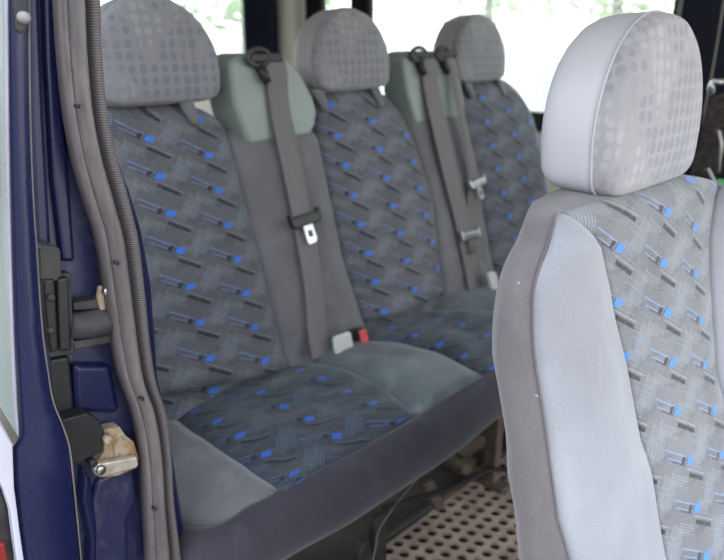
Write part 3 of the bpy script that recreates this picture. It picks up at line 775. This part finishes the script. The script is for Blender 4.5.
# hinge
hg = tag(empty('hinge_assembly', at(110, 478, 0, .44)), 'rust-stained pale metal door hinge bracket with a shiny link arm on the navy jamb', 'door hinge')
jpiece([(104, 430), (120, 427), (126, 436), (134, 442), (139, 458), (137, 468), (118, 476), (100, 478), (98, 462), (104, 452)], .452, .02, RUST, 'bracket', hg, .0015)
jpiece([(113, 446), (121, 437), (133, 444), (137, 456), (134, 464), (116, 462)], .455, .004, RUST, 'raised_plate', hg, .0015)
jpiece([(94, 470), (99, 464), (137, 457), (139, 465), (137, 468), (104, 477), (96, 476)], .468, .010, ALU, 'link_arm', hg, .003)
for px_, py_, r_, mm in ((101, 470, .0062, STEEL), (109, 440, .006, RUST), (93, 463, .005, BLK)):
    p = at(px_, py_, 0, .470); m_ = MB(); m_.tube([p + Vector((-.01, 0, 0)), p + Vector((.002, 0, 0)), p + Vector((.003, 0, 0))], [r_, r_, r_ * .7], 16); m_.build('hinge_bolt', mm, hg)
jpiece([(62, 420), (88, 413), (100, 421), (103, 428), (102, 452), (78, 464), (66, 462)], .464, .035, BLK, 'hinge_block', hg, .002)

# ------------------------------------------------------------------ opened door at the left edge
XD = .485
door = empty('door_1', at(40, 560, 0, XD)); st(door)
right = [(29, -70), (29.5, 0), (30, 60), (31, 120), (33.5, 190), (38, 260), (43, 330), (49, 374), (54, 402), (63, 425), (70, 447), (74, 480), (79, 530), (83, 575), (86, 640)]
left = [(9, -70), (9, 0), (9.5, 60), (10.5, 120), (12, 190), (14, 260), (16, 330), (19, 374), (21, 405), (23, 436), (14.5, 449), (15, 480), (20, 530), (27, 575), (34, 640)]
mb = MB(); rings = []
for l, r in zip(left, right):
    a, b = at(*l, 0, XD), at(*r, 0, XD)
    rings.append([a + Vector((-.028, 0, 0)), a + Vector((-.003, 0, 0)), a.lerp(b, .1) + Vector((.002, 0, 0)), a.lerp(b, .9) + Vector((.001, 0, 0)), b + Vector((-.003, 0, 0)), b + Vector((-.028, -.003, 0))])
mb.loft(rings); mb.build('door_edge', NAVY, door)
mb = MB(); mb.tube(smooth_path([at(r[0] - .6, r[1], 0, XD + .0005) for r in right], 4), .0011, 6); mb.build('edge_bead', RUB, door)
mb = MB(); pts = smooth_path([at(x, y, 0, XD + .001) for x, y in ((5.5, -70), (6, 0), (7, 120), (9, 230), (12, 330), (15, 400), (17, 436), (12, 437), (0, 421), (-20, 396))], 5)
mb.tube(pts, .0019, 8); mb.build('window_bead', plain('grey_window_bead', (.32, .30, .38), rough=.35), door)
gl = outline([(-40, -70), (7, -70), (8, 120), (11, 250), (17, 400), (19, 437), (0, 418), (-40, 370)], XD - .01)
mb = MB(); mb.prism(gl, (-.004, 0, 0)); mb.build('window_glass', GLASSD, door, smooth=False)
jpiece([(0, 407), (19, 438), (16, 444), (13, 447), (-2, 419), (-40, 372), (-40, 350)], XD + .006, .006, CHROME, 'window_trim', door, .001)
jpiece([(-40, 372), (-2, 419), (13, 446), (14.5, 487), (20, 530), (27, 580), (32, 640), (22, 640), (17, 560), (11, 512), (4, 490), (-4, 474), (-40, 440)], XD + .005, .012, SILV, 'trim_panel', door, .002)
jpiece([(-40, 446), (-4, 478), (3, 492), (10, 514), (16, 560), (21, 640), (-40, 640)], XD - .01, .01, BLKD, 'door_pocket', door, .003)
jpiece([(-10, 546), (5, 543), (8, 562), (10, 600), (-10, 600)], XD + .0, .008, plain('dark_red_reflector', (.25, .02, .02), rough=.3), 'reflector', door, .002)
jpiece([(14, -70), (28, -70), (28.5, 4), (29, 26), (22, 34), (16, 30), (14, 6)], XD + .006, .006, BLKD, 'corner_plate', door, .002)
p = at(23.5, 17.5, 0, XD + .008); m_ = MB(); m_.tube([p + Vector((-.004, 0, 0)), p, p + Vector((.005, 0, 0)), p + Vector((.008, 0, 0))], [.0058, .0058, .005, .003], 18); m_.build('screw_cap', plain('white_plastic_cap', (.28, .27, .27)), door)

# ------------------------------------------------------------------ right edge: things past the near seat
ds = tag(empty('far_seat', (.40, 1.12, .15)), 'dark brown woven seat back just visible behind the right side of the near headrest', 'seat')
YD = 1.15
def dp(pts, y, th, mat, name, parent, bevel=.006):
    m_ = MB(); m_.prism([at(px, py, 1, y) for px, py in pts], (0, th, 0)); return m_.build(name, mat, parent, smooth=False, bevel=bevel)
dp([(690, 170), (698, 140), (704, 112), (709, 97), (740, 88), (800, 88), (800, 178), (690, 176)], YD, .10, DARKF, 'seat_back', ds, .012)
dp([(690, 172), (800, 178), (800, 330), (690, 330)], YD + .02, .08, BLKD, 'seat_base', ds)
m_ = MB(); a_ = at(700, 300, 1, YD + .02).x; m_.box((a_, YD + .02, .147), (a_ + .15, YD + .10, 1.0)); m_.build('seat_leg', BLKD, ds)
m_ = MB(); m_.tube(smooth_path([at(711, 94, 1, YD - .01), at(711, 87, 1, YD - .02), at(714, 83, 1, YD - .02), at(722, 82, 1, YD - .02), at(736, 84, 1, YD - .01), at(740, 96, 1, YD)], 6), .008, 10)
tag(m_.build('grab_handle', CHROME, None), 'chrome grab loop on top of the dark seat at the right edge', 'grab handle')
m_ = MB(); q = smooth_path([at(719, 130, 1, YD - .03), at(721, 145, 1, YD - .035), at(719, 160, 1, YD - .03), at(718, 172, 1, YD - .02)], 5)
m_.tube(q, .006, 8); m_.build('metal_rod', STEEL, ds)
m_ = MB(); pts = [(700, 172), (706, 168), (712, 180), (718, 196), (724, 215), (716, 216), (708, 196)]
m_.prism([at(px, py, 1, .53) for px, py in pts], (0, .02, 0)); m_.build('side_strap', BLK, near, bevel=.003)
m_ = MB(); m_.prism([at(px, py, 1, .95) for px, py in [(706, 186), (712, 181), (720, 184), (760, 182), (770, 240), (708, 240)]], (0, .06, 0))
tag(m_.build('green_cloth', GREEN, None, bevel=.012), 'bright green cloth bundle low at the right edge behind the near seat', 'cloth')
m_ = MB(); m_.box((at(706, 180, 1, .95).x, .94, .145), (at(775, 180, 1, .95).x, 1.03, .86)); tag(m_.build('storage_box', BLKD, None, bevel=.01), 'dark box standing beyond the near seat with a green cloth on it', 'box')
m_ = MB(); m_.tube(smooth_path([at(724, 0, 1, 1.397), at(716, 50, 1, 1.397), at(709, 90, 1, 1.397), at(704, 118, 1, 1.397), at(700, 200, 1, 1.397)], 5), .0035, 6)
tag(m_.build('cable', plain('grey_lead', (.25, .24, .24)), None), 'thin grey cord slanting down the dark pillar at the right', 'cord')

# ------------------------------------------------------------------ clutter under the bench
def wire(name, pts, r, mat, lab, cat='cable'):
    m_ = MB(); m_.tube(smooth_path(pts, 6), r, 8); return tag(m_.build(name, mat, None), lab, cat)
wire('wire', [at(437, 452, 0, .53), at(418, 478, 0, .52), at(398, 502, 0, .51), at(380, 528, 0, .50), at(376, 545, 0, .50), at(370, 575, 0, .5)], .0011, plain('dirty_wire', (.22, .19, .16), (.14, .12, .10), 40), 'thin pale wire dangling from the front edge of the bench', 'wire')
wire('cable', [at(385, 508, 0, .44), at(410, 500, 0, .43), at(440, 492, 0, .42), at(470, 480, 0, .42), at(490, 470, 0, .42), at(510, 470, 0, .42)], .006, BLK, 'dark cable running along the floor under the bench')
def bit(pts, x, th, mat, name, lab, cat):
    m_ = MB(); m_.prism(outline(pts, x), (-th, 0, 0)); return tag(m_.build(name, mat, None, smooth=False, bevel=.004), lab, cat)
bit([(462, 468), (478, 459), (480, 466), (468, 476), (462, 474)], .36, .03, plain('dirty_cream_plastic', (.14, .125, .09), (.08, .07, .05), 30), 'plastic_clip', 'cream plastic clip lying under the bench near its right end', 'clip')
bit([(478, 476), (486, 468), (492, 474), (493, 486), (488, 492), (484, 484)], .36, .03, plain('dull_steel_bracket', (.20, .17, .13), (.1, .08, .06), 40), 'metal_bracket', 'dull pale bent bracket under the bench at the back edge of the mat', 'bracket')
bit([(364, 545), (370, 540), (373, 552), (374, 575), (358, 575), (360, 556)], .45, .02, BLKD, 'connector', 'dark dusty plastic connector under the lower bench edge', 'connector')
bit([(424, 486), (434, 480), (446, 506), (438, 512)], .40, .015, BROWN, 'metal_bracket', 'brown strip bracket standing under the middle of the bench', 'bracket')
bit([(376, 520), (386, 514), (388, 575), (374, 575)], .44, .02, BLKD, 'metal_bracket', 'dark upright bracket beside the dusty connector under the bench', 'bracket')
bit([(455, 452), (480, 436), (500, 425), (520, 425), (520, 470), (490, 468), (470, 462)], .28, .02, plain('brown_card', (.10, .075, .05), (.06, .045, .03), 14, rough=.8), 'floor_panel', 'brown dusty panel standing under the far end of the bench', 'panel')

# ------------------------------------------------------------------ outside
GND = plain('pale_dusty_ground', (.55, .53, .48), (.48, .47, .42), .6, rough=.95)
mb = MB(); mb.box((-90, 1.0, -.75), (60, 120, -.70)); st(mb.build('ground', GND, None, smooth=False))
mb = MB(); mb.box((-90, -60, -.75), (60, 1.0, -.70)); st(mb.build('ground', plain('brown_gravel', (.20, .18, .16), (.14, .125, .11), 6, rough=.95), None, smooth=False))
LEAF = [plain('leaves_%d' % i, a, b, 3, rough=.8) for i, (a, b) in enumerate((((.16, .26, .11), (.28, .38, .18)), ((.24, .33, .16), (.38, .46, .26)), ((.13, .22, .11), (.24, .32, .17))))]
BARK = plain('bark', (.16, .12, .09), (.10, .08, .06), 8, rough=.9)
def leafcrown(c, R, H, n, mat, parent, s=.22):
    mb = MB()
    for i in range(n):
        a = random.uniform(0, 2 * math.pi); v = random.uniform(-1, 1); rr = random.random() ** .4
        d = math.sqrt(1 - v * v); k = 1 + .35 * math.sin(3 * a + v * 4)
        p = Vector(c) + Vector((R * rr * d * math.cos(a) * k, R * rr * d * math.sin(a) * k, H * rr * v))
        q = Matrix.Rotation(random.uniform(0, 6), 3, 'Z') @ Matrix.Rotation(random.uniform(-1.3, 1.3), 3, 'X'); w = s * random.uniform(.6, 1.4)
        mb.add([p + q @ Vector(t) * w for t in ((-.5, 0, 0), (0, -.25, .05), (.5, 0, 0), (0, .25, .05))], [(0, 1, 2, 3)])
    return mb.build('foliage', mat, parent, smooth=False)
TR = [(-12.5, 9.5, 5.2, 2.4, 'leafy green tree seen in the gap left of the curtain', 0), (-10.2, 16, 6.0, 2.6, 'green tree seen above the middle headrest', 1),
      (-5.4, 13.5, 5.4, 2.3, 'pale green tree seen between the middle and far headrests', 1), (-.9, 17.5, 6.2, 2.5, 'tall green tree seen above the far headrest', 0), (2.2, 13, 5.2, 2.0, 'green tree seen just left of the near headrest', 2), (-19.5, 17, 6.5, 3.2, 'broad distant tree at the far left of the rear window', 2)]
for x, y, h, R, lab, k in TR:
    t = tag(empty('tree', (x, y, -.7)), lab, 'tree', 'trees beyond the windows')
    m_ = MB(); m_.tube([(x, y, -.7), (x + .05, y, 1.0), (x - .08, y + .05, h * .55), (x, y, h * .8)], [.2, .15, .1, .04], 8); m_.build('trunk', BARK, t)
    leafcrown((x, y, h * .60 + .3), R, h * .42, 1500, LEAF[k], t, .34)
WHITE = plain('white_paint', (.82, .84, .84), (.76, .79, .8), 2, rough=.5)
DKG = plain('dark_vehicle_glass', (.34, .42, .46), (.40, .46, .50), 2, rough=.15)
TYRE = plain('tyre_rubber', (.03, .03, .03), rough=.8)
def vehicle(loc, L, H, rz, lab, group=None):
    t = tag(empty('parked_van', loc, rz), lab, 'van', group); M_ = mw(t)
    def W(p): return M_ @ Vector(p)
    sil = [(-L / 2, .35), (-L / 2, H * .85), (-L / 2 + .15, H), (L / 2 - 1.3, H), (L / 2 - .75, H * .58), (L / 2 - .1, H * .50), (L / 2, H * .42), (L / 2, .35)]
    m_ = MB(); m_.prism([W((x, -.85, z)) for x, z in sil], W((0, 1.7, 0)) - W((0, 0, 0))); m_.build('body', WHITE, t, smooth=False, bevel=.08)
    for a, b in ((-L / 2 + .3, -L / 2 + 1.4), (-L / 2 + 1.55, L / 2 - 1.95), (L / 2 - 1.8, L / 2 - 1.15)):
        m_ = MB(); m_.prism([W((a, -.865, H * .58)), W((b + (.25 if b > L / 2 - 1.3 else 0), -.865, H * .58)), W((b - .05, -.865, H * .88)), W((a, -.865, H * .88))], W((0, .03, 0)) - W((0, 0, 0))); m_.build('side_window', DKG, t, smooth=False)
    for x in (-L / 2 + .8, L / 2 - .8):
        m_ = MB(); m_.cyl(W((x, -.88, .33)), W((x, -.65, .33)), .33, 24); m_.build('wheel', TYRE, t)
vehicle((-1.9, 9.0, -.7), 4.6, 1.95, .15, 'white parked van seen through the window between the far and near headrests')
vehicle((-7.2, 8.2, -.7), 4.4, 1.8, -.1, 'white parked van seen through the glass over the right belts')
mb = MB(); mb.box((-30, 10.6, -.7), (12, 10.8, 1.25)); wl = mb.build('garden_wall', plain('white_wash', (.80, .80, .77), (.72, .72, .68), 1, rough=.9), None, smooth=False)
tag(wl, 'long low whitewashed wall behind the parked vans', 'wall')

# ------------------------------------------------------------------ light
SKY = 2.6
w = bpy.data.worlds.new('sky'); sc.world = w; w.use_nodes = True; nt = w.node_tree
bg = nt.nodes['Background']; tc = nt.nodes.new('ShaderNodeTexCoord'); se = nt.nodes.new('ShaderNodeSeparateXYZ'); rp = nt.nodes.new('ShaderNodeValToRGB')
nt.links.new(tc.outputs['Generated'], se.inputs[0]); nt.links.new(se.outputs[2], rp.inputs[0]); nt.links.new(rp.outputs[0], bg.inputs[0])
rp.color_ramp.elements[0].position = 0; rp.color_ramp.elements[0].color = (.92, .97, .95, 1); rp.color_ramp.elements[1].position = .7; rp.color_ramp.elements[1].color = (.78, .87, 1.0, 1)
# sky dimmed near the horizon behind the camera, added to weaken paint reflections
zx = X(nt, se.outputs[2]); yx = X(nt, se.outputs[1])
low = (S(zx, .10, .50) * -1 + 1.0) * S(yx * -1, -.05, .35)
bgs = (low * -.80 + 1.0) * SKY
nt.links.new(bgs.k, bg.inputs[1])
sl = bpy.data.lights.new('sun', 'SUN'); so = bpy.data.objects.new('sun', sl); COL.objects.link(so); sl.energy = 3.5; sl.angle = math.radians(3); sl.color = (1, .96, .88)
so.rotation_euler = Vector((-.25, .35, .9)).to_track_quat('Z', 'Y').to_euler()
sc.view_settings.view_transform = 'Standard'; sc.view_settings.look = 'None'; sc.view_settings.exposure = .80; sc.view_settings.gamma = 1
